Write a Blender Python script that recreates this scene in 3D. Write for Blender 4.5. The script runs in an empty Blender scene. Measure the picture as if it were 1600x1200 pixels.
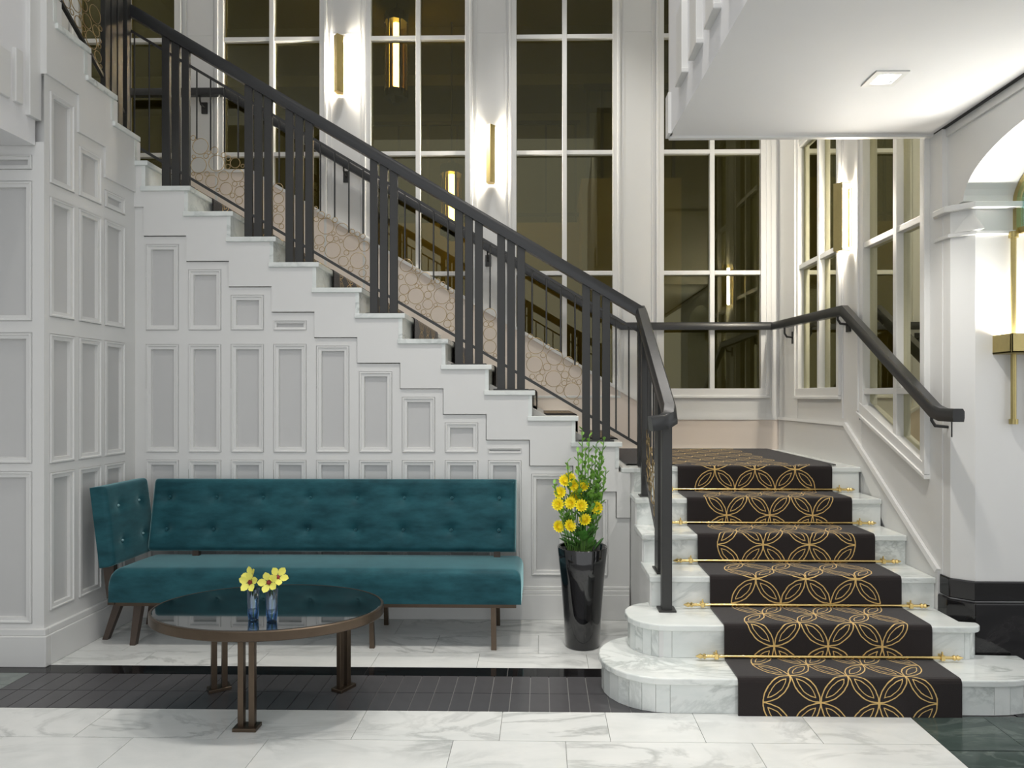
import bpy, math, random
from mathutils import Vector, Matrix, noise
random.seed(7)
scene = bpy.context.scene
col = scene.collection

# ------------------------------------------------------------------ camera
cam_d = bpy.data.cameras.new('camera'); cam = bpy.data.objects.new('camera', cam_d); col.objects.link(cam)
cam.location = (0, 0, 1.452); cam.rotation_euler = (math.radians(90), 0, math.radians(1.0))
cam_d.sensor_width = 36; cam_d.lens = 36*1067/1600; cam_d.shift_x = -28/1600; cam_d.shift_y = 20/1600
scene.camera = cam
# ------------------------------------------------------------------ world, lights, exposure
w = bpy.data.worlds.new('world'); scene.world = w; w.use_nodes = True
bg = w.node_tree.nodes['Background']; bg.inputs[0].default_value = (0.962, 0.978, 1.0, 1); bg.inputs[1].default_value = 0.8
vs = scene.view_settings; vs.view_transform = 'Standard'; vs.look = 'None'; vs.gamma = 1; vs.use_curve_mapping = False; vs.exposure = 0.54
def area(name, loc, target, size, power, colr=(1, .97, .93)):
    d = bpy.data.lights.new(name, 'AREA'); d.shape = 'RECTANGLE'; d.size, d.size_y = size; d.energy = power; d.color = colr
    o = bpy.data.objects.new(name, d); col.objects.link(o); o.location = loc
    o.rotation_euler = (Vector(target) - Vector(loc)).to_track_quat('-Z', 'Y').to_euler(); return o
def spot(name, loc, target, power, ang=80, blend=.6, r=.04, colr=(1, .96, .9)):
    d = bpy.data.lights.new(name, 'SPOT'); d.energy = power; d.spot_size = math.radians(ang); d.spot_blend = blend; d.shadow_soft_size = r; d.color = colr
    o = bpy.data.objects.new(name, d); col.objects.link(o); o.location = loc
    o.rotation_euler = (Vector(target) - Vector(loc)).to_track_quat('-Z', 'Y').to_euler(); return o

for i_, (x_, y_, tx_, p_) in enumerate(((-2.0, 2.6, -1.7, 55), (-.9, 2.4, -.8, 110), (.2, 2.4, .4, 180), (-1.4, 5.2, -1.4, 100), (.2, 5.2, .2, 135), (1.4, 5.0, 1.4, 85))):
    spot('hall_fill_spot_%d' % i_, (x_, y_, 5.9), (tx_, y_+.35, 0), p_, 75, .8, .14)  # added fill spots above the frame, without any fixture, to brighten the hall
# ------------------------------------------------------------------ materials
def lin(r, g, b):
    f = lambda v: (v/255/12.92) if v/255 <= .04045 else ((v/255+.055)/1.055)**2.4
    return (f(r), f(g), f(b), 1)
class NT:
    def __init__(s, name):
        s.m = bpy.data.materials.new(name); s.m.use_nodes = True; s.t = s.m.node_tree; s.b = s.t.nodes['Principled BSDF']
    def n(s, typ, ins=None, **props):
        nd = s.t.nodes.new(typ)
        for k, v in props.items(): setattr(nd, k, v)
        for k, v in (ins or {}).items():
            if isinstance(v, bpy.types.NodeSocket): s.t.links.new(v, nd.inputs[k])
            else: nd.inputs[k].default_value = v
        return nd
    def math(s, op, a, b=0.0, c=None):
        ins = {0: a, 1: b}
        if c is not None: ins[2] = c
        return s.n('ShaderNodeMath', ins, operation=op).outputs[0]
    def mix(s, f, a, b): 
        nd = s.n('ShaderNodeMix', None, data_type='RGBA')
        for i, v in ((0, f), (6, a), (7, b)):
            if isinstance(v, bpy.types.NodeSocket): s.t.links.new(v, nd.inputs[i])
            else: nd.inputs[i].default_value = v
        return nd.outputs[2]
    def ramp(s, f, stops):
        nd = s.n('ShaderNodeValToRGB', {0: f}); e = nd.color_ramp.elements
        while len(e) < len(stops): e.new(.5)
        for q, (p, c) in zip(e, stops): q.position = p; q.color = c
        return nd.outputs[0]
    def set(s, **kw):
        for k, v in kw.items():
            k = k.replace('_', ' ')
            if isinstance(v, bpy.types.NodeSocket): s.t.links.new(v, s.b.inputs[k])
            else: s.b.inputs[k].default_value = v
        return s.m
    def bump(s, h, strength=.2, dist=.005):
        nd = s.n('ShaderNodeBump', {'Height': h, 'Strength': strength, 'Distance': dist}); s.t.links.new(nd.outputs[0], s.b.inputs['Normal'])
def simple(name, c, rough=.5, metal=0, bump=0, scale=60, var=.05, **kw):
    t = NT(name); tc = t.n('ShaderNodeTexCoord').outputs['Object']
    nz = t.n('ShaderNodeTexNoise', {'Vector': tc, 'Scale': scale, 'Detail': 4}).outputs[0]
    c2 = tuple(min(1, v*(1+var)) for v in c[:3])+(1,); c1 = tuple(v*(1-var) for v in c[:3])+(1,)
    t.set(Base_Color=t.mix(nz, c1, c2), Roughness=rough, Metallic=metal, **kw)
    if bump: t.bump(nz, bump, .002)
    return t.m
def marble(name, base, vein, vein2, rough=.12, scale=1.0, amount=.8, soft=.5):
    t = NT(name); tc = t.n('ShaderNodeTexCoord').outputs['Object']; oi = t.n('ShaderNodeObjectInfo').outputs['Random']
    off = t.n('ShaderNodeCombineXYZ', {0: t.math('MULTIPLY', oi, 37.), 1: t.math('MULTIPLY', oi, 91.), 2: t.math('MULTIPLY', oi, 17.)}).outputs[0]
    p = t.n('ShaderNodeVectorMath', {0: tc, 1: off}, operation='ADD').outputs[0]
    p = t.n('ShaderNodeMapping', {'Vector': p, 'Rotation': (.3, .5, .55), 'Scale': (1.0*scale, 2.4*scale, 1.6*scale)}).outputs[0]
    n1 = t.n('ShaderNodeTexNoise', {'Vector': p, 'Scale': 1.3, 'Detail': 7, 'Roughness': .6, 'Distortion': 1.2}).outputs[0]
    v = t.math('ABSOLUTE', t.math('SUBTRACT', n1, .5)); vm = t.ramp(v, [(0, (1, 1, 1, 1)), (.012, (.75, .75, .75, 1)), (.05, (0, 0, 0, 1))])
    n2 = t.n('ShaderNodeTexNoise', {'Vector': p, 'Scale': 2.5, 'Detail': 6, 'Roughness': .65, 'Distortion': .6}).outputs[0]
    cl = t.ramp(n2, [(.38, (0, 0, 0, 1)), (.72, (1, 1, 1, 1))])
    n3 = t.n('ShaderNodeTexNoise', {'Vector': p, 'Scale': .9, 'Detail': 2}).outputs[0]
    gate = t.ramp(n3, [(.42, (0, 0, 0, 1)), (.62, (1, 1, 1, 1))])
    c = t.mix(t.math('MULTIPLY', cl, soft), base, vein2)
    c = t.mix(t.math('MULTIPLY', t.math('MULTIPLY', vm, gate), amount), c, vein)
    return t.set(Base_Color=c, Roughness=rough)
M = {}
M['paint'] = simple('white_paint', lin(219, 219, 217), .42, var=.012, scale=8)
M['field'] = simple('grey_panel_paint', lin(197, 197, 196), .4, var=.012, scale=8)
M['ceil'] = simple('ceiling_paint', lin(226, 226, 227), .7, var=.01, scale=8)
M['skirt'] = simple('warm_white_paint', lin(232, 220, 209), .4, var=.015, scale=8)
M['wmarble'] = marble('white_marble', lin(226, 227, 224), lin(150, 153, 151), lin(200, 204, 202), .1, 1.0, .6)
M['smarble'] = marble('stair_marble', lin(226, 229, 226), lin(150, 157, 154), lin(202, 211, 208), .16, 1.6, .6)
M['gmarble'] = marble('green_marble', lin(70, 82, 78), lin(118, 128, 122), lin(46, 56, 54), .12, 1.5, .5)
M['ggmarble'] = marble('grey_green_marble', lin(122, 130, 126), lin(80, 88, 84), lin(94, 102, 98), .15, 1.5, .5)
M['kmarble'] = marble('black_marble', lin(20, 19, 20), lin(52, 50, 50), lin(34, 32, 33), .07, 1.5, .35)
M['char'] = simple('charcoal_stone', lin(76, 75, 77), .3, var=.2, scale=14)
M['grout'] = simple('grout', lin(150, 150, 148), .8)
M['grout_l'] = simple('light_grout', lin(176, 174, 170), .8)
M['iron'] = simple('dark_bronze_paint', lin(58, 58, 57), .42, .35, var=.06)
M['leather'] = simple('black_leather', lin(44, 45, 46), .3, .0, bump=.25, scale=220, var=.1)
M['brass'] = simple('brass', (.83, .62, .26, 1), .22, 1, var=.05)
M['abrass'] = simple('aged_brass', (.46, .38, .17, 1), .36, 1, var=.08)
M['bronze'] = simple('bronze', (.12, .09, .065, 1), .34, .9, var=.15, scale=30)
M['gold'] = simple('gold_wire', (.46, .34, .18, 1), .32, 1)
M['kgloss'] = simple('gloss_black_lacquer', (.008, .008, .009, 1), .06, 0, var=.02, Coat_Weight=.6, Coat_Roughness=.03)
M['ktop'] = simple('black_glass_top', (.006, .008, .008, 1), .05, 0, var=.02, Coat_Weight=1.0, Coat_Roughness=.02)
M['wood'] = simple('dark_wood', lin(74, 62, 54), .45, 0, var=.2, scale=25)
M['button'] = simple('button', lin(120, 160, 165), .3)
M['olive'] = simple('olive_wall', lin(104, 98, 62), .8, var=.06, scale=3)
M['beige'] = simple('lobby_plaster', lin(150, 136, 96), .8, var=.05, scale=3)
M['gap_shade'] = simple('shadow_gap', lin(40, 40, 41), .6)  # dark colour standing in for the shade inside the ceiling gap
t = NT('velvet'); tc = t.n('ShaderNodeTexCoord').outputs['Object']
nz = t.n('ShaderNodeTexNoise', {'Vector': t.n('ShaderNodeMapping', {'Vector': tc, 'Scale': (3, 3, 9)}).outputs[0], 'Scale': 2.2, 'Detail': 6, 'Roughness': .6}).outputs[0]
M['velvet'] = t.set(Base_Color=t.ramp(nz, [(.3, lin(12, 58, 67)), (.7, lin(34, 86, 95))]), Roughness=.6, Sheen_Weight=1.0, Sheen_Roughness=.4, Sheen_Tint=lin(170, 215, 220), Specular_IOR_Level=.2)
def carpet_mat():
    t = NT('patterned_carpet'); uv = t.n('ShaderNodeUVMap', uv_map='UVMap').outputs[0]; x = t.n('ShaderNodeSeparateXYZ', {0: uv}); U, V = x.outputs[0], x.outputs[1]
    wob = t.n('ShaderNodeTexNoise', {'Vector': uv, 'Scale': 30, 'Detail': 2}).outputs[0]
    def cen(a, o): return t.math('SUBTRACT', t.math('FRACT', t.math('ADD', a, o+50.)), .5)
    us = t.math('MULTIPLY', U, 1/.262); vs_ = t.math('MULTIPLY', t.math('SUBTRACT', V, .063), 1/.262)
    def dist(ou, ov):
        a, b = cen(us, ou), cen(vs_, ov); d = t.math('SQRT', t.math('ADD', t.math('MULTIPLY', a, a), t.math('MULTIPLY', b, b)))
        return t.math('ADD', d, t.math('MULTIPLY', t.math('SUBTRACT', wob, .5), .03))
    dA, dB = dist(.5, .5), dist(0., 0.)
    ln = lambda d, r, w: t.math('LESS_THAN', t.math('ABSOLUTE', t.math('SUBTRACT', d, r)), w)
    k = t.math('MAXIMUM', ln(dA, .492, .010), ln(dB, .492, .010))
    k = t.math('MAXIMUM', k, ln(t.math('MAXIMUM', dA, dB), .42, .0075))
    k = t.math('MULTIPLY', k, t.math('LESS_THAN', t.math('ABSOLUTE', U), .262*1.5+.001))
    fz = t.n('ShaderNodeTexNoise', {'Vector': uv, 'Scale': 420, 'Detail': 2}).outputs[0]
    base = t.mix(fz, lin(22, 19, 19), lin(52, 46, 45)); gold = t.mix(fz, lin(190, 152, 84), lin(236, 204, 138))
    t.set(Base_Color=t.mix(k, base, gold), Roughness=.95, Sheen_Weight=.25, Specular_IOR_Level=.1)
    t.bump(fz, .5, .003); return t.m
M['carpet'] = carpet_mat()
def emit(name, c, s):
    t = NT(name); t.set(Base_Color=(0, 0, 0, 1), Emission_Color=c, Emission_Strength=s, Roughness=.5); return t.m
M['tube'] = emit('sconce_tube', (1, .92, .78, 1), 420)
M['lant'] = emit('lantern_tube', (1, .80, .45, 1), 30)
M['lamp'] = emit('downlight_lens', (1, .97, .92, 1), 40)
M['uplamp'] = emit('uplight_lens', (1, .97, .90, 1), 200)
def glass_mat(name, tint, refl, rough=.01, gcol=(.9, .9, .9, 1)):
    t = NT(name); out = t.t.nodes['Material Output']
    tr = t.n('ShaderNodeBsdfTransparent', {0: tint}).outputs[0]
    gl = t.n('ShaderNodeBsdfGlossy', {0: gcol, 'Roughness': rough}).outputs[0]
    lw = t.n('ShaderNodeLayerWeight', {'Blend': .25}).outputs['Fresnel']
    f = t.math('ADD', t.math('MULTIPLY', lw, .6), refl)
    mx = t.n('ShaderNodeMixShader', {0: f, 1: tr, 2: gl}).outputs[0]; t.t.links.new(mx, out.inputs[0]); return t.m
M['pane'] = glass_mat('window_glass', (.62, .61, .40, 1), .05, .01, (.86, .83, .62, 1))
M['vglass'] = glass_mat('blue_vase_glass', (.66, .80, .94, 1), .16, .03, (.75, .88, 1, 1))
M['amber'] = glass_mat('amber_glass', (.95, .74, .36, 1), .05)
M['teal'] = glass_mat('teal_glass', (.55, .75, .74, 1), .1)
M['leaf'] = simple('leaf_green', lin(122, 172, 70), .5, var=.25, scale=12)
M['leaf_d'] = simple('dark_leaf', lin(74, 128, 52), .45, var=.25, scale=12)
M['stem'] = simple('stem_green', lin(96, 138, 62), .5, var=.2)
M['yellow'] = simple('yellow_petal', lin(255, 230, 40), .55, var=.12, scale=40)
M['ycore'] = simple('flower_core', lin(246, 204, 28), .7, var=.15)
M['orchid'] = simple('pale_yellow_petal', lin(226, 222, 104), .5, var=.1, scale=40)
M['oheart'] = simple('crimson_lip', lin(128, 30, 40), .5, var=.2)

# ------------------------------------------------------------------ mesh helpers
class MB:
    def __init__(s): s.v = []; s.f = []; s.mi = []; s.uv = {}
    def add(s, vs, fs, mi=0):
        o = len(s.v); s.v += [tuple(p) for p in vs]
        for f in fs: s.f.append(tuple(i+o for i in f)); s.mi.append(mi)
        return s
    def box(s, a, b, mi=0):
        x0, x1 = sorted((a[0], b[0])); y0, y1 = sorted((a[1], b[1])); z0, z1 = sorted((a[2], b[2]))
        return s.add([(x0,y0,z0),(x1,y0,z0),(x1,y1,z0),(x0,y1,z0),(x0,y0,z1),(x1,y0,z1),(x1,y1,z1),(x0,y1,z1)],
                     [(0,3,2,1),(4,5,6,7),(0,1,5,4),(1,2,6,5),(2,3,7,6),(3,0,4,7)], mi)
    def quad(s, p, mi=0): return s.add(p, [tuple(range(len(p)))], mi)
    def prism(s, poly, vec, mi=0):           # poly: 3-D outline, extruded by vec
        n = len(poly); v = Vector(vec); top = [tuple(Vector(p)+v) for p in poly]
        s.add(list(poly)+top, [tuple(range(n-1, -1, -1)), tuple(range(n, 2*n))]+[(i, (i+1) % n, n+(i+1) % n, n+i) for i in range(n)], mi); return s
    def cyl(s, a, b, r0, r1=None, n=12, mi=0, cap=True):
        r1 = r0 if r1 is None else r1; a, b = Vector(a), Vector(b); q = (b-a).to_track_quat('Z', 'Y')
        ring = lambda c, r: [tuple(c+q @ Vector((r*math.cos(2*math.pi*i/n), r*math.sin(2*math.pi*i/n), 0))) for i in range(n)]
        fs = [(i, (i+1) % n, n+(i+1) % n, n+i) for i in range(n)]
        if cap: fs += [tuple(range(n-1, -1, -1)), tuple(range(n, 2*n))]
        return s.add(ring(a, r0)+ring(b, r1), fs, mi)
    def sweep(s, path, prof, up=(0, 0, 1), mi=0, closed=False):   # prof: list (side, up) offsets
        P = [Vector(p) for p in path]; n = len(P); m = len(prof); vs = []
        for i, p in enumerate(P):
            if closed: d0, d1 = (p-P[i-1]).normalized(), (P[(i+1) % n]-p).normalized()
            else:
                d0 = (p-P[i-1]).normalized() if i else (P[1]-p).normalized(); d1 = (P[i+1]-p).normalized() if i < n-1 else d0
            d = (d0+d1).normalized(); c = max(.35, d.dot(d1)); U = Vector(up)
            side = d.cross(U); 
            if side.length < .1: side = d.cross(Vector((1, 0, 0)))
            side.normalize(); u2 = side.cross(d).normalized()
            hz0, hz1 = Vector((d0.x, d0.y, 0)), Vector((d1.x, d1.y, 0)); turn = hz0.length > .05 and hz1.length > .05 and hz0.angle(hz1) > .02
            for a, b in prof: vs.append(tuple(p+side*(a/(c if turn else 1))+u2*(b/(c if not turn else 1))))
        fs = []
        for i in range(n if closed else n-1):
            j = (i+1) % n
            for k in range(m): fs.append((i*m+k, i*m+(k+1) % m, j*m+(k+1) % m, j*m+k))
        if not closed: fs += [tuple(range(m-1, -1, -1)), tuple(range((n-1)*m, n*m))]
        return s.add(vs, fs, mi)
    def tube(s, path, r, n=8, mi=0): return s.sweep(path, [(r*math.cos(2*math.pi*i/n), r*math.sin(2*math.pi*i/n)) for i in range(n)], mi=mi)
    def lathe(s, c, prof, n=32, mi=0, cap=True):
        vs = []
        for r, z in prof: vs += [(c[0]+r*math.cos(2*math.pi*i/n), c[1]+r*math.sin(2*math.pi*i/n), c[2]+z) for i in range(n)]
        fs = [(j*n+i, j*n+(i+1) % n, (j+1)*n+(i+1) % n, (j+1)*n+i) for j in range(len(prof)-1) for i in range(n)]
        if cap: fs += [tuple(range(n-1, -1, -1)), tuple(range((len(prof)-1)*n, len(prof)*n))]
        return s.add(vs, fs, mi)
    def mesh(s, name, mats, off=(0, 0, 0), smooth=False, bevel=0):
        me = bpy.data.meshes.new(name); o = Vector(off)
        me.from_pydata([tuple(Vector(p)-o) for p in s.v], [], s.f)
        for m in (mats if isinstance(mats, (list, tuple)) else [mats]): me.materials.append(m)
        for p, i in zip(me.polygons, s.mi): p.material_index = i
        if smooth: me.polygons.foreach_set('use_smooth', [True]*len(me.polygons))
        me.validate(); me.update(); return me
    def build(s, name, mats, parent=None, smooth=False, bevel=0, auto=None):
        # a top-level mesh gets its origin at the middle of its base
        if parent is None:
            xs, ys, zs = zip(*s.v); off = ((min(xs)+max(xs))/2, (min(ys)+max(ys))/2, min(zs))
        else: off = world_loc(parent)
        me = s.mesh(name, mats, off, smooth or auto is not None)
        o = bpy.data.objects.new(name, me); col.objects.link(o)
        if parent is None: o.location = off
        else: o.parent = parent
        if auto is not None: me.set_sharp_from_angle(angle=math.radians(auto))
        if bevel:
            md = o.modifiers.new('bevel', 'BEVEL'); md.width = bevel; md.segments = 2; md.limit_method = 'ANGLE'; md.angle_limit = math.radians(40)
        return o
def world_loc(o):
    v = Vector((0, 0, 0))
    while o is not None: v += o.location; o = o.parent
    return v
def empty(name, loc):
    o = bpy.data.objects.new(name, None); col.objects.link(o); o.location = loc; o.empty_display_size = .1; return o
def tag(o, label, cat=None, group=None, kind=None):
    o['label'] = label
    if cat: o['category'] = cat
    if group: o['group'] = group
    if kind: o['kind'] = kind
    return o
def struct(o, label, cat): return tag(o, label, cat, kind='structure')
def inst(name, me, loc, parent, rot=(0, 0, 0), scale=(1, 1, 1)):   # shared-mesh piece, loc in world
    o = bpy.data.objects.new(name, me); col.objects.link(o); o.parent = parent
    o.location = Vector(loc)-world_loc(parent); o.rotation_euler = rot; o.scale = scale; return o
def interp(pts, x):
    for (a, b), (c, d) in zip(pts, pts[1:]):
        if a <= x <= c: return b+(d-b)*(x-a)/(c-a)
    return pts[-1][1] if x > pts[-1][0] else pts[0][1]

# ------------------------------------------------------------------ key dimensions (metres)
R = .165; YW = 4.47; YB = 6.09; XR = 2.10; XL = -2.69; ZT = 6.0
NOSE = [3.13, 3.366, 3.65, 3.937, 4.224, 4.511]           # lower flight nosings (Y)
SX0, SX1 = .575, 2.085                                     # lower flight width
RU, GU = .168, .283                                        # upper flight rise, run
def xn(k): return .522-GU*(k-1)                            # upper flight nosing X of tread k
def zn(k): return .99+RU*k
XP0 = -2.63                                                # first panel column

# ------------------------------------------------------------------ floor
fl = MB().box((-6, -3, -.12), (4.5, 6.2, -.006)).build('floor', M['grout']); struct(fl, 'marble hall floor with white, charcoal and black bands', 'floor')
_tm = {}
def tile(x0, x1, y0, y1, mat, gap=.0025, top=0.0):
    lx, ly = round(x1-x0-gap, 4), round(y1-y0-gap, 4); key = (lx, ly, mat)
    if key not in _tm: _tm[key] = MB().box((-lx/2, -ly/2, -.008), (lx/2, ly/2, 0)).mesh('tile', M[mat])
    inst('tile', _tm[key], ((x0+x1)/2, (y0+y1)/2, top), fl)
def row(xs, y0, y1, mat, gap=.0025):
    for a, b in zip(xs, xs[1:]): tile(a, b, y0, y1, mat, gap)
rows_front = [[-3.9, -3.2, -2.6, -2.0, -1.38, -.81, -.18, .29, .69, 1.18, 1.67], [-3.9, -3.1, -2.3, -1.74, -1.16, -.374, .10, .88, 1.67]]
for i in range(6):
    y1 = 3.148-.269*i; row(rows_front[i % 2], y1-.269, y1, 'wmarble')
xs = [-2.69+.094*i for i in range(37)]
row(xs, 3.148, 3.34, 'char', .004); row(xs, 3.34, 3.545, 'char', .004)
row([-3.95, -3.3, -2.69], 3.148, 3.40, 'ggmarble'); row([-3.95, -3.1, -2.69], 3.40, 3.545, 'ggmarble')
row([-3.95, -3.2, -2.45, -1.7, -.93, -.18, .56], 3.545, 3.654, 'kmarble')
row([-2.69, -2.2, -1.55, -.92, -.35, .25, .9], 3.654, 3.86, 'wmarble')
row([-2.69, -2.4, -1.8, -1.2, -.62, -.02, .6], 3.86, 4.16, 'wmarble')
row([-2.69, -2.1, -1.5, -.9, -.3, .32, .6], 4.16, 4.46, 'wmarble')
for yy in (3.135, 2.83, 2.53, 2.23): row([1.67, 2.0, 2.33], yy-.3, yy, 'gmarble'); row([2.33, 2.6, 3.4], yy-.3, yy, 'kmarble')
row([2.16, 2.7, 3.4], 3.135, 3.47, 'kmarble')

# ------------------------------------------------------------------ panelling helpers
_pm = {}
def panel_mesh(w_, h_):
    key = (round(w_, 3), round(h_, 3))
    if key in _pm: return _pm[key]
    m = MB(); k = min(1., min(w_, h_)/.11)
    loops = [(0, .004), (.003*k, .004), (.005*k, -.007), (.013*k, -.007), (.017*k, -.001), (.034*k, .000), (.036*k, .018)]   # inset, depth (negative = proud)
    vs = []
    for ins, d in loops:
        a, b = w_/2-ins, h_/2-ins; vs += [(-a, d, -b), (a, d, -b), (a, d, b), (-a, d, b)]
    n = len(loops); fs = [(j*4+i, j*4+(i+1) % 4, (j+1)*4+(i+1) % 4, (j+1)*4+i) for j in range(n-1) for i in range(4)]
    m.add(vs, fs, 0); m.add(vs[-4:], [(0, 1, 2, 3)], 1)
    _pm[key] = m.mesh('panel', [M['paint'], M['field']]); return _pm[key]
ROWS = [(.28, 1.037), (1.084, 1.80), (1.89, 2.55), (2.62, 3.4)]
def panel_grid(mp, cols, z_bot, name_parent, rot, margin=.05, rows=ROWS):
    """cols: (u0,u1,top,pu0,pu1); mp(u,d,z) -> world; returns frame MB"""
    m = MB()
    for u0, u1, top, p0, p1 in cols:
        holes = []
        for a, b in rows:
            b = min(b, top-margin)
            if b-a > .028: holes.append((a, b))
        q = lambda ua, ub, za, zb: m.quad([mp(ua, 0, za), mp(ub, 0, za), mp(ub, 0, zb), mp(ua, 0, zb)]) if zb-za > 1e-4 and ub-ua > 1e-4 else None
        q(u0, p0, z_bot, top); q(p1, u1, z_bot, top); z = z_bot
        for a, b in holes: q(p0, p1, z, a); z = b
        q(p0, p1, z, top)
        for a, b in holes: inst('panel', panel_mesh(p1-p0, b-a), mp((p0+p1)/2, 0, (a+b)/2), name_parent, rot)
    return m

# ------------------------------------------------------------------ wall under the stair
ws = MB().box((XL, YW+.02, 0), (SX0-.01, YW+.10, .55)).build('wall_stair', M['paint']); struct(ws, 'white panelled wall stepping up below the marble stair', 'wall')
cols = [(XP0+GU*i, XP0+GU*(i+1), 2.51-RU*i, XP0+GU*i+.013, XP0+GU*i+.233) for i in range(11)]
fm = panel_grid(lambda u, d, z: (u, YW-d, z), cols, 0, ws, (0, 0, 0))
fm.quad([(XL, YW, 0), (XP0, YW, 0), (XP0, YW, 2.78), (XL, YW, 2.78)])
fm.quad([(cols[-1][1], YW, 0), (SX0, YW, 0), (SX0, YW, .66), (cols[-1][1], YW, .66)])
fm.build('panel_frame', M['paint'], ws)
# stringer band, proud of the panelling, stepped on both sides
st = MB(); cuts = sorted(set([XL, SX0] + [xn(k)-.022 for k in range(1, 13)] + [c[0] for c in cols] + [cols[-1][1]]))
def ztop(x):
    k = 0
    while k < 12 and x < xn(k+1)-.022: k += 1
    return zn(k)-.03
def zlow(x):
    if x < XP0: return 2.70
    if x > cols[-1][1]: return .66
    return cols[min(10, int((x-XP0)/GU))][2]
for a, b in zip(cuts, cuts[1:]):
    if b-a < 1e-4: continue
    x = (a+b)/2; a, b = max(a, XL), min(b, SX0)
    if b > a:
        zl_ = zlow(x)+.005; zz = zlow(a-.01) if a > XL+.001 else zl_
        if zz > zl_+.05 and zz < ztop(x):                    # open joint beside the higher column
            st.box((a+.005, YW-.014, zl_), (b, YW+.05, zz+.005)); zl_ = zz+.005
        st.box((a, YW-.014, zl_), (b, YW+.05, ztop(x)))
st.build('stringer', M['paint'], ws)
bb = MB().box((XL, YW-.03, 0), (SX0-.005, YW+.01, .165)).box((XL, YW-.022, .165), (SX0-.005, YW+.01, .192)).box((XL, YW-.012, .192), (SX0-.005, YW+.01, .213)).build('baseboard_stair', M['paint'], bevel=.004)
struct(bb, 'white moulded baseboard along the panelled stair wall', 'baseboard')

# ------------------------------------------------------------------ left wall and pier
Y0L = 3.645
wl = MB().box((XL-.06, Y0L+.04, 0), (XL-.02, YW+.1, 2.7)).build('wall_left', M['paint']); struct(wl, 'white panelled return wall left of the sofa', 'wall')
mpl = lambda u, d, z: (XL+d, u, z)
cl = [(Y0L, 3.905, 3.20, 3.685, 3.885), (3.905, 4.145, 2.985, 3.92, 4.125), (4.145, YW, 2.80, 4.155, 4.36)]
panel_grid(mpl, cl, 0, wl, (0, 0, math.radians(90)), .07).build('panel_frame', M['paint'], wl)
# third flight: noses along the left wall, rising toward the camera
N3 = [4.484, 4.241, 3.99, 3.738, 3.49]
def z3(i): return zn(13+i)
sb = MB()
c3 = sorted(set([Y0L, YW+.03]+[v+.022 for v in N3 if v > Y0L]+[3.905, 4.145]))
for a, b in zip(c3, c3[1:]):
    y = (a+b)/2; i = sum(1 for v in N3 if v+.022 > y)-1; lo = 3.20 if y < 3.905 else 2.985 if y < 4.145 else 2.80
    sb.box((XL-.05, a, lo), (XL+.014, b, (z3(i) if i >= 0 else zn(12))-.03))
sb.build('stringer', M['paint'], wl)
b2 = MB().box((XL-.01, Y0L+.012, 0), (XL+.03, YW-.03, .165)).box((XL-.01, Y0L+.012, .165), (XL+.02, YW-.03, .2)).build('baseboard_left', M['paint'], bevel=.004)
struct(b2, 'white baseboard running back beside the sofa arm', 'baseboard')
wp = MB().box((-3.9, Y0L+.03, 0), (XL-.005, Y0L+.08, 3.2)).build('wall_left_pier', M['paint']); struct(wp, 'grey white panelled pier at the left edge', 'wall')
cp = [(-3.9, -3.30, 2.83, -3.84, -3.36), (-3.30, XL, 2.83, -3.24, -2.755)]
panel_grid(lambda u, d, z: (u, Y0L-d, z), cp, 0, wp, (0, 0, 0), .05, [(.225, 1.05), (1.09, 1.80), (1.86, 2.62), (2.68, 2.76)]).build('panel_frame', M['paint'], wp)
b3 = MB().box((-3.9, Y0L-.03, 0), (XL+.03, Y0L+.01, .165)).box((-3.9, Y0L-.02, .165), (XL+.02, Y0L+.01, .2)).build('baseboard_left_pier', M['paint'], bevel=.004)
struct(b3, 'white baseboard under the panelled pier at far left', 'baseboard')
# left bulkhead (balcony edge) with relief blocks
bl = MB().box((-4.6, .2, 2.81), (-2.735, Y0L-.005, 4.9)).build('ceiling_left', M['ceil']); struct(bl, 'white balcony bulkhead at upper left corner', 'ceiling')
MB().box((-2.80, Y0L-.075, 2.945), (-2.71, Y0L+.01, 4.9)).build('pilaster', M['paint'], bl, bevel=.003)
for i in range(6):
    y = 3.50-.30*i
    MB().box((-2.74, y-.22, 2.98), (-2.718, y-.05, 3.22)).box((-2.74, y-.02, 2.98), (-2.715, y+.03, 3.26)).build('relief_block', M['paint'], bl, bevel=.004)
wlu = MB().box((-4.45, 3.66, 3.0), (-4.38, YB, ZT)).build('wall_upper_left', M['paint']); struct(wlu, 'white side wall of the upper stair turn', 'wall')

wll = MB().box((-3.98, -3, 0), (-3.9, Y0L, 2.81)).build('wall_light_block', M['paint']); struct(wll, 'unseen white wall added at far left to block light', 'wall')  # out-of-view wall added to cut the light from the left
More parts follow.
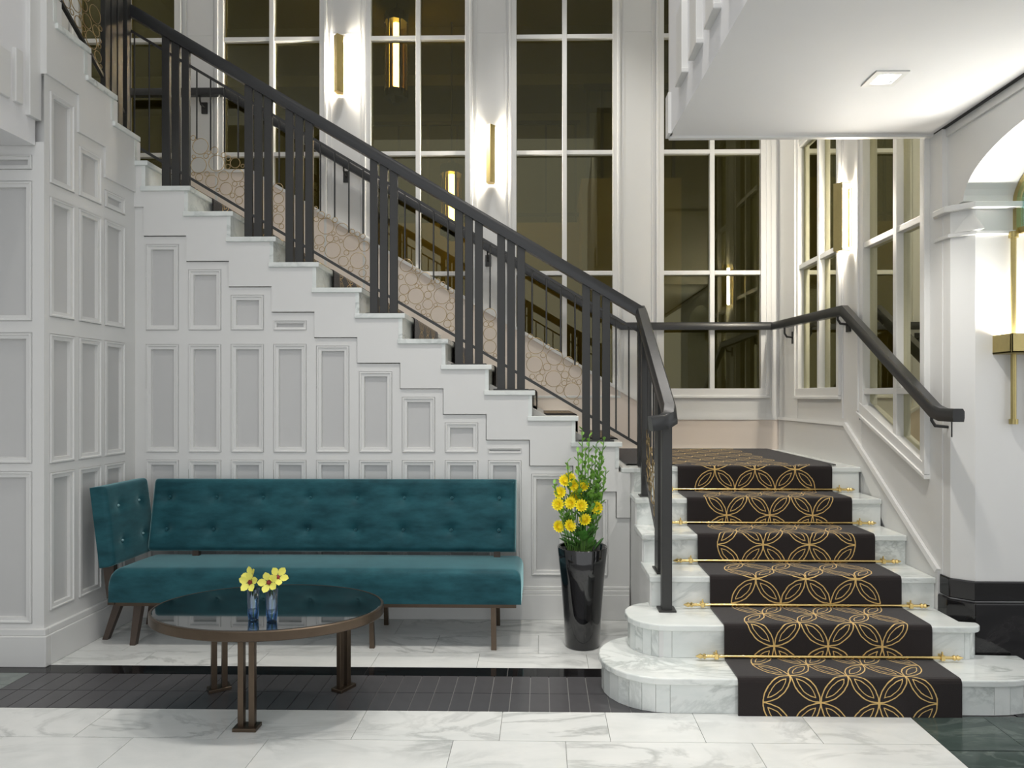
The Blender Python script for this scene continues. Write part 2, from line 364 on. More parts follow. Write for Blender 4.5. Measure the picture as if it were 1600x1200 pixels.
# ------------------------------------------------------------------ window builder
def window(idx, mp, u0, u1, zs, label, um=None, bottom=None, cas=.05, names=None):
    """mp(u,d,z); zs: rail heights low to high; bottom: optional sloped sill (z at u0, z at u1)"""
    a, b = mp(u0, 0, zs[0]), mp(u1, 0, zs[0]); wroot = empty('window_%d' % idx, mp((u0+u1)/2, 0, zs[0])); struct(wroot, label, 'window')
    um = (u0+u1)/2 if um is None else um
    zb = (lambda u: zs[0]) if bottom is None else (lambda u: bottom[0]+(bottom[1]-bottom[0])*(u-u0)/(u1-u0))
    bx = lambda m, ua, ub, da, db, za, zb_: m.box(mp(ua, da, za), mp(ub, db, zb_))
    t_ = zs[-1]
    def bar(name, poly, d0, d1):
        v = Vector(mp(0, d1, 0))-Vector(mp(0, d0, 0)); MB().prism([mp(u, d0, z) for u, z in poly], v).build(name, M['paint'], wroot, bevel=.003)
    # casing (two stepped strips), mullion, muntins, panes
    for s, u in ((-1, u0), (1, u1)):
        z0 = zb(u)
        bar('casing', [(u, z0-.05), (u+s*cas, z0-.05), (u+s*cas, t_+.05), (u, t_+.05)], -.06, .018)
        bar('casing_bead', [(u+s*(cas-.005), z0-.06), (u+s*(cas+.018), z0-.06), (u+s*(cas+.018), t_+.07), (u+s*(cas-.005), t_+.07)], -.01, .030)
    bar('sill', [(u0-cas, zb(u0)-.07), (u1+cas, zb(u1)-.07), (u1+cas, zb(u1)), (u0-cas, zb(u0))], -.06, .022)
    bar('sill_bead', [(u0-cas-.018, zb(u0)-.085), (u1+cas+.018, zb(u1)-.085), (u1+cas+.018, zb(u1)-.063), (u0-cas-.018, zb(u0)-.063)], -.01, .032)
    bar('head', [(u0-cas, t_), (u1+cas, t_), (u1+cas, t_+.07), (u0-cas, t_+.07)], -.06, .022)
    bar('mullion', [(um-.021, zb(um-.021)), (um+.021, zb(um+.021)), (um+.021, t_), (um-.021, t_)], -.05, .012)
    for ua, ub in ((u0, um-.021), (um+.021, u1)):
        for z in zs[1:-1]:
            bar('muntin', [(ua, z-.019), (ub, z-.019), (ub, z+.019), (ua, z+.019)], -.05, .010)
        edges = [None]+[z for z in zs[1:-1]]+[t_]
        for i in range(len(edges)-1):
            lo = (zb(ua), zb(ub)) if i == 0 else (edges[i]+.019,)*2
            hi = edges[i+1]-(.019 if i < len(edges)-2 else 0)
            poly = [(ua, lo[0]), (ub, lo[1]), (ub, hi), (ua, hi)]
            if lo[0] >= hi-.01 or lo[1] >= hi-.01: 
                lo2 = [min(l, hi) for l in lo]
                if min(lo2) >= hi-.01: continue
                um_ = ua+(ub-ua)*(hi-lo[0])/(lo[1]-lo[0]); poly = [(um_, hi), (ub, lo[1]), (ub, hi)] if lo[0] > lo[1] else [(ua, lo[0]), (um_, hi), (ua, hi)]
            v = Vector(mp(0, -.030, 0))-Vector(mp(0, -.036, 0))
            MB().prism([mp(u, -.036, z) for u, z in poly], v).build('pane', M['pane'], wroot)
    return wroot
mpb = lambda u, d, z: (u, YB-d, z)
mpr = lambda u, d, z: (XR-d, u, z)
ZS = [1.526, 2.553, 3.627, 4.66, 5.68]
WINX = [(-4.17, -3.30), (-2.857, -1.989), (-1.528, -.684), (-.226, .629), (1.083, 1.937)]
WLAB = ['tall gridded window at far left behind the upper newels', 'tall gridded window left of the upper brass sconce', 'tall gridded window between the two brass wall sconces', 'tall gridded window right of the lower brass sconce', 'gridded window above the landing handrail']
for i, (a, b) in enumerate(WINX): window(i+1, mpb, a, b, ZS, WLAB[i])
window(6, mpr, 4.874, 5.593, [1.52, 2.505, 3.50, 4.5, 5.5], 'narrow gridded window on the landing side wall', um=5.20)
window(7, mpr, 3.801, 4.472, [1.09, 1.487, 2.436, 3.40, 4.4], 'gridded side window with a sloping sill above the steps', um=4.08, bottom=(1.09, 1.42))

# ------------------------------------------------------------------ window wall (back)
wb = MB(); e = .055
seg = [-4.45]+[v for a, b in WINX for v in (a-e+.004, b+e-.004)]+[XR+.06]
for a, b in zip(seg[0::2], seg[1::2]): wb.box((a, YB, .8), (b, YB+.09, ZT))
for a, b in WINX: wb.box((a-e, YB+.002, .8), (b+e, YB+.088, ZS[0]-.055)); wb.box((a-e, YB+.002, ZS[-1]+.055), (b+e, YB+.088, ZT))
wb = wb.build('wall_back', M['paint']); struct(wb, 'white wall of tall windows behind the stair', 'wall')
for a, b in zip(seg[0::2], seg[1::2]):                      # thin raised beads edging each pier
    for x in (a+.05, b-.05): MB().box((x-.006, YB-.010, 1.3), (x+.006, YB+.001, ZT)).build('pier_bead', M['paint'], wb)
    for z in (4.70,): MB().box((a+.056, YB-.003, z), (b-.056, YB+.001, z+.006)).build('pier_joint', M['paint'], wb)
# sloping skirting on the back wall of the upper flight and landing skirting
def nos(x): return 1.158+.594*(.522-x)
xa, xb = -2.60, .522+.594**-1*(1.158+.45-1.255)
sk = MB().prism([(xb, YB, .97), (xb, YB, 1.255), (xa, YB, nos(xa)+.45), (-4.4, YB, nos(xa)+.45), (-4.4, YB, 2.9), (xa, YB, 2.9), (.5, YB, .97)], (0, -.028, 0)).box((xb, YB-.028, .97), (XR, YB, 1.255))
sk = sk.build('baseboard_back', M['skirt']); struct(sk, 'warm white skirting climbing the back wall beside the stair', 'baseboard')
MB().sweep([(XR-.03, YB-.022, 1.262), (xb, YB-.022, 1.262), (xa, YB-.022, nos(xa)+.457), (-4.4, YB-.022, nos(xa)+.457)], [(-.02, -.012), (.016, -.012), (.010, .012), (-.02, .014)]).build('cap_moulding', M['paint'], sk)

# ------------------------------------------------------------------ right wall beside the steps
YE = 3.62
wr = MB(); T = .085
for a, b in ((YE, 3.801-e+.004), (4.472+e-.004, 4.874-e+.004), (5.593+e-.004, YB)): wr.box((XR, a, 0), (XR+T, b, ZT))
wr.box((XR+.002, 4.874-e, 0), (XR+T-.002, 5.593+e, 1.52-.055)); wr.box((XR+.002, 4.874-e, 5.55), (XR+T-.002, 5.593+e, ZT)); wr.box((XR+.002, 3.801-e, 4.45), (XR+T-.002, 4.472+e, ZT))
wr.prism([(XR+.002, 3.801-e, 0), (XR+.002, 4.472+e, 0), (XR+.002, 4.472+e, 1.39), (XR+.002, 3.801-e, 1.035)], (T-.004, 0, 0))
wr = wr.build('wall_right', M['paint']); struct(wr, 'white wall right of the steps with two windows', 'wall')
for y in (4.545, 4.80): MB().box((XR-.010, y-.006, 1.3), (XR+.001, y+.006, ZT)).build('pier_bead', M['paint'], wr)
br = MB().prism([(XR, 3.64, .10), (XR, 3.64, .53), (XR, 4.74, 1.255), (XR, YB-.028, 1.255), (XR, YB-.028, .97), (XR, 4.5, .97)], (-.013, 0, 0)).build('baseboard_right', M['paint']); struct(br, 'white skirting sloping down the right side of the steps', 'baseboard')
MB().sweep([(XR-.012, 3.64, .535), (XR-.012, 4.74, 1.262), (XR-.012, YB-.03, 1.262)], [(-.014, -.010), (.012, -.010), (.012, .012), (-.008, .014)]).build('cap_moulding', M['paint'], br)

# ------------------------------------------------------------------ right pier, arch and plinth
XA, XA2, YJ, ZSP, RISE, AC, AH = 2.13, 2.75, 3.49, 2.44, .25, 2.86, .63
ZC = 2.86
pr = MB().prism([(XR+.004, YE+.01, .40), (XR+.004, 3.555, .40), (XA+.06, YJ, .40), (XA2, YJ, .40), (XA2, 3.8, .40), (XR+.09, 3.8, .40)], (0, 0, ZSP-.40)).build('wall_right_pier', M['paint']); struct(pr, 'white chamfered pier carrying the arch at right edge', 'wall')
cap_o = [(XR-.012, YE+.03), (XR-.012, 3.548), (XA+.052, YJ-.022), (XA2, YJ-.022), (XA2, 3.7), (XR, 3.7)]
MB().prism([(x, y, 2.27) for x, y in cap_o], (0, 0, .02)).build('impost_band', M['paint'], pr, bevel=.004)
MB().prism([(x-.02 if i < 3 else x, y-.02 if i in (2, 3) else y, 2.40) for i, (x, y) in enumerate(cap_o)], (0, 0, .03)).build('impost_cap', M['paint'], pr, bevel=.004)
sp_ = MB().add([(XR+.01, 3.535, 2.29), (XR+.10, 3.43, 2.29), (XR+.10, 3.53, 2.29), (XR+.075, 3.50, 2.395)], [(0, 1, 3), (1, 2, 3), (2, 0, 3), (0, 2, 1)]).build('chamfer_stop', M['paint'], pr)
pl_ = MB().prism([(x-.01 if i < 3 else x, y-.012 if i in (2, 3) else y, .42) for i, (x, y) in enumerate([(XR+.004, YE+.01), (XR+.004, 3.55), (XA+.06, YJ), (XA2+.6, YJ), (XA2+.6, 3.8), (XR+.09, 3.8)])], (0, 0, .10))
pl_.prism([(x-.02 if i < 3 else x, y-.03 if i in (2, 3) else y, 0) for i, (x, y) in enumerate([(XR+.004, YE+.01), (XR+.004, 3.55), (XA+.06, YJ), (XA2+.6, YJ), (XA2+.6, 3.8), (XR+.09, 3.8)])], (0, 0, .415))
pl_ = pl_.build('baseboard_right_pier', M['kmarble'], bevel=.006); struct(pl_, 'polished black marble plinth at the foot of the right pier', 'baseboard')
ar = MB(); N = 28; arc = [(AC+AH*math.cos(math.pi*i/N), ZSP+RISE*math.sin(math.pi*i/N)) for i in range(N+1)]
for (y0, z0), (y1, z1) in zip(arc, arc[1:]):
    ar.quad([(XA, y0, z0), (XA, y0, ZC+.3), (XA, y1, ZC+.3), (XA, y1, z1)]); ar.quad([(XA2, y0, z0), (XA2, y1, z1), (XA2, y1, ZC+.3), (XA2, y0, ZC+.3)])
    ar.quad([(XA, y0, z0), (XA, y1, z1), (XA2, y1, z1), (XA2, y0, z0)])
ar.box((XA, YJ, ZSP), (XA2, 3.8, ZC+.3)); ar.box((XA, AC-AH-.5, 0), (XA2, AC-AH, ZC+.3))
ar = ar.build('wall_arch', M['paint']); struct(ar, 'white wall with a shallow arched opening at upper right', 'wall')
w2_ = MB().box((XA2, YJ+.01, .5), (4.4, 3.8, 3.2)).build('wall_right_far', M['paint']); struct(w2_, 'white wall beyond the arch at right', 'wall')
# brass framed arched screen inside the reveal
asr = empty('arch_screen', (2.42, AC, 0)); tag(asr, 'brass arched frame with teal glass inside the right arch', 'screen')
XS = 2.40
arc2 = [(XS, AC+(AH-.012)*math.cos(math.pi*i/N), ZSP-.01+(RISE-.012)*math.sin(math.pi*i/N)) for i in range(N+1)]
MB().sweep([(XS, arc2[0][1], 2.28)]+arc2+[(XS, arc2[-1][1], 2.28)], [(-.014, -.022), (.014, -.022), (.014, .010), (-.014, .010)], up=(1, 0, 0)).build('arch_frame', M['abrass'], asr)
MB().box((XS-.012, AC-AH+.03, 2.27), (XS+.012, AC+AH-.012, 2.30)).build('transom_bar', M['abrass'], asr)
MB().prism([(XS-.003, AC+(AH-.03)*math.cos(math.pi*i/N), ZSP-.02+(RISE-.03)*math.sin(math.pi*i/N)) for i in range(N+1)]+[(XS-.003, AC-AH+.03, 2.30), (XS-.003, AC+AH-.03, 2.30)], (.006, 0, 0)).build('glass', M['teal'], asr)

# ------------------------------------------------------------------ ceilings
cr = MB().prism([(.69, 3.70, ZC), (.80, .2, ZC), (XA+.02, .2, ZC), (XA+.02, 3.70, ZC)], (0, 0, 2.2)).build('ceiling_right', M['ceil']); struct(cr, 'white lowered ceiling box at upper right', 'ceiling')
MB().box((.69, 3.70, ZC-.012), (XA+.1, 3.735, ZC+.9)).build('edge_trim', M['paint'], cr, bevel=.004)
MB().box((XA-.035, .2, ZC-.004), (XA-.015, 3.69, ZC+.03)).build('shadow_gap', M['gap_shade'], cr)  # solid dark strip, the gap's shade put into its colour
MB().box((XA-.012, .2, ZC-.045), (XA+.0, 3.70, ZC+.02)).build('cornice_strip', M['paint'], cr)
for i in range(9):                                           # relief blocks on the side of the box
    y = 3.50-.27*i; x = .69+.11*(3.70-y)/3.5
    MB().box((x-.022, y-.19, ZC+.17), (x+.01, y-.055, ZC+.21+.30)).box((x-.026, y-.21, ZC+.15), (x+.01, y-.045, ZC+.175)).build('relief_block', M['paint'], cr, bevel=.004)
MB().box((.675, 3.66, ZC+.0), (.70, 3.74, ZC+.22)).build('corner_cap', M['paint'], cr)
ch = MB().box((-6, .2, ZT), (4.5, 11, ZT+.1)).build('ceiling', M['ceil']); struct(ch, 'high white ceiling above the stair hall', 'ceiling')
dl = empty('downlight', (1.516, 3.044, ZC)); tag(dl, 'square recessed downlight in the lowered ceiling', 'downlight')
cx, cy = 1.516, 3.044
MB().sweep([(cx-.06, cy-.06, ZC), (cx+.06, cy-.06, ZC), (cx+.06, cy+.06, ZC), (cx-.06, cy+.06, ZC)], [(-.012, -.006), (.012, -.006), (.012, .004), (-.012, .004)], closed=True).build('trim_ring', M['paint'], dl)
MB().cyl((cx, cy, ZC-.003), (cx, cy, ZC-.001), .038, n=20).build('lens', M['lamp'], dl)
spot('downlight_beam', (cx, cy, ZC-.02), (cx, cy+.25, 0), 45, 110)
# gantry above left third flight etc. is out of frame

# ------------------------------------------------------------------ lobby beyond the windows
lb = MB().box((-6.5, 10.6, 0), (6.5, 10.7, ZT)).box((-6.5, 6.3, 0), (-6.4, 10.7, ZT)).box((6.2, 3.8, 0), (6.3, 10.7, ZT)).build('wall_lobby', M['olive']); struct(lb, 'dim olive lobby walls seen through the windows', 'wall')
lf = MB().box((-6.4, 6.2, -.1), (6.2, 10.6, 0)).box((2.8, 3.8, -.1), (6.2, 6.2, 0)).build('floor_lobby', M['wood']); struct(lf, 'dark lobby floor beyond the windows', 'floor')
lc = MB().box((-6.4, 6.25, 5.85), (6.2, 10.6, 5.95)).box((2.3, 3.9, 5.85), (6.2, 6.25, 5.95)); [lc.box((-6.4, y, 5.7), (6.2, y+.12, 5.85)) for y in (6.9, 8.1, 9.3)]
lc = lc.build('ceiling_lobby', M['olive']); struct(lc, 'olive lobby ceiling with beams behind the glass', 'ceiling')
pb = MB().box((.50, 8.6, 0), (1.75, 10.6, 4.2)).box((-2.4, 9.2, 0), (.50, 10.6, 3.8)).build('wall_lobby_block', M['beige']); struct(pb, 'sandy coloured lobby balcony front seen through the glass', 'wall')
lr = empty('lobby_railing', (0, 9.0, 3.8)); tag(lr, 'dark balcony railing seen through the tall windows', 'railing')
MB().box((-2.4, 9.24, 5.14), (.52, 9.28, 5.19)).box((-2.4, 9.24, 3.9), (.52, 9.28, 3.94)).box((.52, 8.62, 5.32), (1.75, 8.68, 5.40)).build('top_bar', M['iron'], lr)
for i in range(8): MB().box((-2.36+.40*i, 9.245, 3.8), (-2.33+.40*i, 9.275, 5.15)).build('baluster', M['iron'], lr)
for i in range(7): MB().box((.56+.18*i, 8.62, 4.2), (.60+.18*i, 8.67, 5.33)).build('baluster', M['iron'], lr)
def lantern(x, y, z0, z1, lab):
    r = empty('pendant_lantern', (x, y, z0)); tag(r, lab, 'lantern', 'lobby pendant lanterns')
    MB().cyl((x, y, z0+.08), (x, y, z1-.10), .036, n=14).build('light_tube', M['lant'], r, auto=40)
    MB().cyl((x, y, z0+.07), (x, y, z1-.08), .115, n=20, cap=False).build('glass_shade', M['amber'], r, smooth=True)
    MB().cyl((x, y, z1-.10), (x, y, z1), .135, n=8).cyl((x, y, z1), (x, y, z1+.06), .07, .04, n=8).build('top_cap', M['iron'], r)
    MB().cyl((x, y, z0), (x, y, z0+.08), .135, n=8).cyl((x, y, z0-.06), (x, y, z0), .05, .09, n=8).build('bottom_cap', M['iron'], r)
    for i in range(6):
        a = math.pi/3*i; MB().box((x+.125*math.cos(a)-.008, y+.125*math.sin(a)-.008, z0+.05), (x+.125*math.cos(a)+.008, y+.125*math.sin(a)+.008, z1-.05)).build('cage_bar', M['iron'], r)
    MB().cyl((x, y, z1+.05), (x, y, 5.86), .010, n=6).build('hanging_rod', M['iron'], r)
lantern(-1.625, 7.6, 4.90-.12, 5.72, 'lit amber pendant lantern hanging high behind the glass')
lantern(-1.06, 8.0, 3.35, 4.16, 'lit amber pendant lantern low in the middle window')

# ------------------------------------------------------------------ lower flight
sf = empty('marble_steps', (1.3, 3.8, 0)); tag(sf, 'white marble steps rising to the landing under a dark runner', 'staircase')
def outline(k):
    y = NOSE[k-1]+.015
    if k == 1:
        o = [(.589+.29*math.cos(a), 3.42+(.29-.015)*math.sin(a)) for a in [math.radians(90+180*i/14) for i in range(15)]]
        return o+[(2.06, y)]+[(2.06+.29*math.sin(math.radians(90*i/6)), y+.17*(1-math.cos(math.radians(90*i/6)))) for i in range(1, 7)]+[(2.35, 3.44)], 3.72
    o = [(.642+.195*math.cos(a), 3.561+(.195-.015)*math.sin(a)) for a in [math.radians(90+180*i/12) for i in range(13)]]
    return o+[(2.07, y)]+[(2.07+.075*math.sin(math.radians(90*i/4)), y+.05*(1-math.cos(math.radians(90*i/4)))) for i in range(1, 5)]+[(2.145, 3.45)], 3.76
for k in range(1, 7):
    z0, z1 = (k-1)*R, k*R
    if k <= 2:
        o, yb = outline(k)
        poly = [(x, y) for x, y in o]+[(2.085, 3.44), (2.085, yb)]
        ctr = Vector((1.2, 3.5))
        MB().prism([(x+(.004 if x < ctr.x else -.004), y+.004, z0) for x, y in poly], (0, 0, R-.032)).build('step_core', M['grout_l'], sf)
        # riser slabs, each facet a piece
        for (x0, y0), (x1, y1) in zip(o, o[1:]):
            n = max(1, round(math.hypot(x1-x0, y1-y0)/.36))
            for j in range(n):
                a = Vector((x0+(x1-x0)*j/n, y0+(y1-y0)*j/n)); b = Vector((x0+(x1-x0)*(j+1)/n, y0+(y1-y0)*(j+1)/n)); d = (b-a).normalized()
                nrm = Vector((d.y, -d.x)); a += d*.001; b -= d*.001; i_ = Vector((-nrm.x, -nrm.y))*.012
                if a.y > 3.72: continue
                MB().prism([(a.x, a.y, z0+.001), (b.x, b.y, z0+.001), (b.x+i_.x, b.y+i_.y, z0+.001), (a.x+i_.x, a.y+i_.y, z0+.001)], (0, 0, R-.033)).build('riser_slab', M['smarble'], sf)
        big = [(x+(-.014 if x < .7 else .014 if x > 2.06 else 0), y-(.015 if y < (3.42 if k == 1 else 3.56) else -.01 if x < .8 else 0)) for x, y in o]+[(2.085, 3.45), (2.085, yb)]
        MB().prism([(x, y, z1-.032) for x, y in big], (0, 0, .032)).build('tread', M['smarble'], sf, bevel=.006)
    else:
        y = NOSE[k-1]; yb = NOSE[k]+.05 if k < 6 else YB
        for a, b in ((SX0+.012, 1.2), (1.2, SX1)): MB().box((a+.0008, y+.015, z0), (b-.0008, y+.04, z1-.032)).build('riser_slab', M['smarble'], sf)
        if k < 6: MB().box((SX0, y, z1-.032), (SX1, yb, z1)).build('tread', M['smarble'], sf, bevel=.005)
        else: MB().box((SX0-.06, y-.06, z1-.032), (.64, y, z1)).box((SX0-.06, y, z1-.032), (XR, yb-.03, z1)).build('tread', M['smarble'], sf, bevel=.005)
# plain side cheek under the open end of the steps
ck = MB()
for k in range(2, 7): ck.box((SX0+.004, NOSE[k-1]+.02, 0), (SX0+.03, (NOSE[k]+.02) if k < 6 else YW+.03, k*R-.033))
ck.build('side_cheek', M['paint'], sf)
MB().box((SX0+.03, 3.75, 0), (SX1-.03, YB-.05, .12)).box((SX0+.03, 4.60, .12), (SX1-.03, YB-.05, .955)).build('step_core', M['grout_l'], sf)

# ------------------------------------------------------------------ upper flight and turns
uf = empty('upper_marble_steps', (-1.0, 5.2, .99)); tag(uf, 'marble stair climbing left from the landing past the windows', 'staircase')
YF = YW-.03
for k in range(1, 13):
    x = xn(k); xe = xn(k+1)-.05 if k < 12 else -4.38
    MB().box((xe, YF, zn(k)-.032), (x, YB-.03, zn(k))).build('tread', M['smarble'], uf, bevel=.004)
    MB().box((x-.045, YW-.018, zn(k-1)), (x-.02, YB-.03, zn(k)-.032)).build('riser_slab', M['smarble'], uf)
for i in range(4):
    y = N3[i]; 
    MB().box((-4.38, max(3.655, N3[i+1]-.03), z3(i)-.032), (XL+.03, y, z3(i))).build('tread', M['smarble'], uf, bevel=.004)
    MB().box((-4.38, y-.045, (z3(i-1) if i else zn(12))), (XL+.018, y-.02, z3(i)-.032)).build('riser_slab', M['smarble'], uf)
sof = MB().prism([(xn(1)-.05, YW+.06, .95), (xn(1)-.05, YW+.06, 1.08), (xn(12), YW+.06, zn(11)-.05), (-4.38, YW+.06, zn(12)-.05), (-4.38, YW+.06, zn(12)-.25), (xn(11), YW+.06, zn(10)-.35)], (0, YB-YW-.1, 0)).build('stair_core', M['grout_l'], uf)

# ------------------------------------------------------------------ carpets
def runner(name, prof, axis, a0, a1, base_off, label, width_c, cat='carpet'):
    """prof: points (s,z) outer surface; axis 'y': s is Y and a is X; axis 'x': s is X and a is Y"""
    pts = [Vector(p) for p in prof]; L = [0]
    for p, q in zip(pts, pts[1:]): L.append(L[-1]+(q-p).length)
    f = (lambda s, z, a: (a, s, z)) if axis == 'y' else (lambda s, z, a: (s, a, z))
    vs = []; fs = []; uvs = []; n = len(pts)
    inner = []
    for i, p in enumerate(pts):
        d = ((pts[min(i+1, n-1)]-pts[max(i-1, 0)]).normalized()); nn = Vector((d.y, -d.x)) if axis == 'y' else Vector((-d.y, d.x)); inner.append(p+nn*.008)
    for i, p in enumerate(pts): vs += [f(p.x, p.y, a0), f(p.x, p.y, a1)]
    o = len(vs)
    for i, p in enumerate(inner): vs += [f(p.x, p.y, a0), f(p.x, p.y, a1)]
    c = width_c
    for i in range(n-1):
        fs.append((2*i, 2*i+1, 2*i+3, 2*i+2)); uvs += [(a0-c, L[i]), (a1-c, L[i]), (a1-c, L[i+1]), (a0-c, L[i+1])]
        for s in (0, 1): fs.append((2*i+s, 2*i+2+s, o+2*i+2+s, o+2*i+s)); uvs += [(9, 0)]*4
    xs_, ys_, zs_ = zip(*vs); off = Vector(((min(xs_)+max(xs_))/2, (min(ys_)+max(ys_))/2, min(zs_)))
    me = bpy.data.meshes.new(name); me.from_pydata([tuple(Vector(v)-off) for v in vs], [], fs); uvl = me.uv_layers.new(name='UVMap')
    for i, u in enumerate(uvs): uvl.data[i].uv = u
    me.materials.append(M['carpet']); me.update(); ob = bpy.data.objects.new(name, me); col.objects.link(ob); ob.location = off
    return tag(ob, label, cat)
t_ = .010; prof = [(NOSE[0]-t_, .001)]
for k in range(1, 7):
    y, z = NOSE[k-1]-t_, k*R+t_
    prof += [(y, z-.022), (y+.004, z-.010), (y+.010, z-.003), (y+.022, z)]
    if k < 6: prof += [(NOSE[k]-t_-.006, z), (NOSE[k]-t_, z+.006)]
prof += [(4.62, .99+t_)]
runner('stair_runner', prof, 'y', .893, 1.90, 0, 'black stair runner with gold interlaced petals down the marble steps', 1.3965)
prof = []
for k in range(1, 13):
    x, z = xn(k)+t_, zn(k)+t_
    prof += ([(x, .99+.012)] if k == 1 else [])+[(x, z-.022), (x-.006, z-.006), (x-.022, z)]
    if k < 12: prof += [(xn(k+1)+t_, z)]
prof += [(-3.0, zn(12)+t_)]
runner('upper_runner', prof, 'x', 4.74, 5.80, 0, 'gold patterned dark carpet on the upper stair flight', 5.27)
o = runner('landing_carpet', [(4.61, .9995), (6.02, .9995)], 'y', .57, 1.97, 0, 'dark gold patterned carpet covering the stair landing', 1.27)
o.location.z = .9915
# ------------------------------------------------------------------ stair rods
wh = ['lowest', 'second lowest', 'middle', 'second highest', 'highest']
for k in range(2, 7):
    y, z = NOSE[k-1]-t_-.012, (k-1)*R+.022
    r = empty('stair_rod', (1.4, y, (k-1)*R)); tag(r, 'brass stair rod pinning the runner, %s of the five' % wh[k-2], 'stair rod', 'brass stair rods')
    MB().cyl((.80, y, z), (1.99, y, z), .0075, n=10).build('rod', M['brass'], r, auto=50)
    for x, s in ((.80, -1), (1.99, 1)):
        MB().lathe((0, 0, 0), [(.006, 0), (.013, .006), (.008, .014), (.014, .024), (.002, .046)], 10)
        f = MB(); 
        for (r0, d0), (r1, d1) in zip([(.010, 0), (.014, .008), (.008, .016), (.013, .026)], [(.014, .008), (.008, .016), (.013, .026), (.002, .050)]): f.cyl((x+s*d0, y, z), (x+s*d1, y, z), r0, r1, n=10)
        f.build('finial', M['brass'], r, auto=50)
        MB().box((x-s*.05-.010, y-.012, z-.012), (x-s*.05+.010, y+.022, z+.014)).box((x-s*.05-.004, y-.004, z+.012), (x-s*.05+.004, y+.004, z+.03)).build('bracket', M['brass'], r, bevel=.003)

# ------------------------------------------------------------------ ring meshes for the railing screens
_rm = {}
def ring_mesh(rad):
    if rad not in _rm:
        m = MB(); n, k, w_ = 14, 3, .0026; vs = []; fs = []
        for i in range(n):
            a = 2*math.pi*i/n
            for j in range(k):
                b = 2*math.pi*j/k; rr = rad-w_+w_*math.cos(b); vs.append((rr*math.cos(a), w_*1.3*math.sin(b), rr*math.sin(a)))
        for i in range(n):
            for j in range(k): fs.append((i*k+j, ((i+1) % n)*k+j, ((i+1) % n)*k+(j+1) % k, i*k+(j+1) % k))
        _rm[rad] = m.add(vs, fs).mesh('ring', M['gold'], smooth=True)
    return _rm[rad]
def pack(u0, u1, lo, hi, seed):
    rnd = random.Random(seed); out = []
    for rad, tries in ((.056, 14), (.045, 60), (.036, 200), (.027, 500), (.019, 700), (.014, 300)):
        for _ in range(tries):
            if u1-u0 < 2*rad+.004: continue
            u = rnd.uniform(u0+rad, u1-rad); z = rnd.uniform(0, 1)*(hi-.0)+lo(u)
            if z-rad*1.15 < lo(u) or z+rad*.6 > lo(u)+hi: continue
            if all(math.hypot(u-a, z-b) > rad+c-.004 for a, b, c in out): out.append((u, z, rad))
    return out
# ------------------------------------------------------------------ upper flight railing
YR = 4.53
ur = empty('stair_railing', (-1.05, YR, .99)); tag(ur, 'long dark railing of triple posts on the upper stair flight', 'railing')
def zr(x): return 3.025-.595*(x+1.049)
GR = [-2.513, -1.957, -1.682, -1.117, -.55, -.27, .293]
def treadz(x):
    k = 0
    while k < 12 and x < xn(k+1): k += 1
    return zn(k)
for g in GR:
    for j in range(3):
        x = g+.066*j
        MB().box((x-.026, YR-.013, treadz(x)+.006), (x+.026, YR+.013, zr(x)-.03)).build('post', M['iron'], ur, bevel=.002)
    MB().box((g-.05, YR-.035, treadz(g)), (g+.182, YR+.035, treadz(g)+.010)).build('base_plate', M['iron'], ur)
HP = [(-.030, -.036), (.030, -.036), (.034, -.012), (.034, .02), (.024, .036), (-.024, .036), (-.034, .02), (-.034, -.012)]
MB().sweep([(-2.86, YR, 4.16), (-2.80, YR, 4.06), (-2.72, YR, zr(-2.72)), (.655, YR, zr(.655))], HP).build('handrail', M['leather'], ur, auto=35)
xe0, xe1 = -2.80, .66
MB().sweep([(xe0, YR, zr(xe0)-.135), (xe1, YR, zr(xe1)-.135)], [(-.008, -.008), (.008, -.008), (.008, .008), (-.008, .008)]).build('upper_bar', M['iron'], ur)
MB().sweep([(xe0, YR, zr(xe0)-.886), (xe1, YR, zr(xe1)-.886)], [(-.010, -.009), (.010, -.009), (.010, .009), (-.010, .009)]).build('lower_bar', M['iron'], ur)
ends = [-2.80+.03]+[v for g in GR for v in (g-.026, g+.158)]+[.64]
rod_m = None
for bi, (a, b) in enumerate(zip(ends[0::2], ends[1::2])):
    wd = b-a; n = 4 if .3 < wd < .45 else 1 if wd < .2 else 2
    full = bi in (0, 7)
    n = 2 if full else n
    rings = [] if full else pack(a, b, lambda u: zr(u)-.886+.008, .30, 11+bi)
    for x, z, rad in rings: inst('ring', ring_mesh(rad), (x, YR, z), ur)
    for j in range(n):
        x = a+wd*(j+.5)/n if not full else a+.04+(.085*j if bi else .1*j)
        top = zr(x)-.135; tops = [z+math.sqrt(max(0, rad*rad-(x-u)**2)) for u, z, rad in rings if abs(x-u) < rad*.92]
        bot = zr(x)-.886 if full else max(tops+[zr(x)-.62])
        MB().cyl((x, YR, bot), (x, YR, top), .0055, n=6).build('thin_bar', M['iron'], ur)
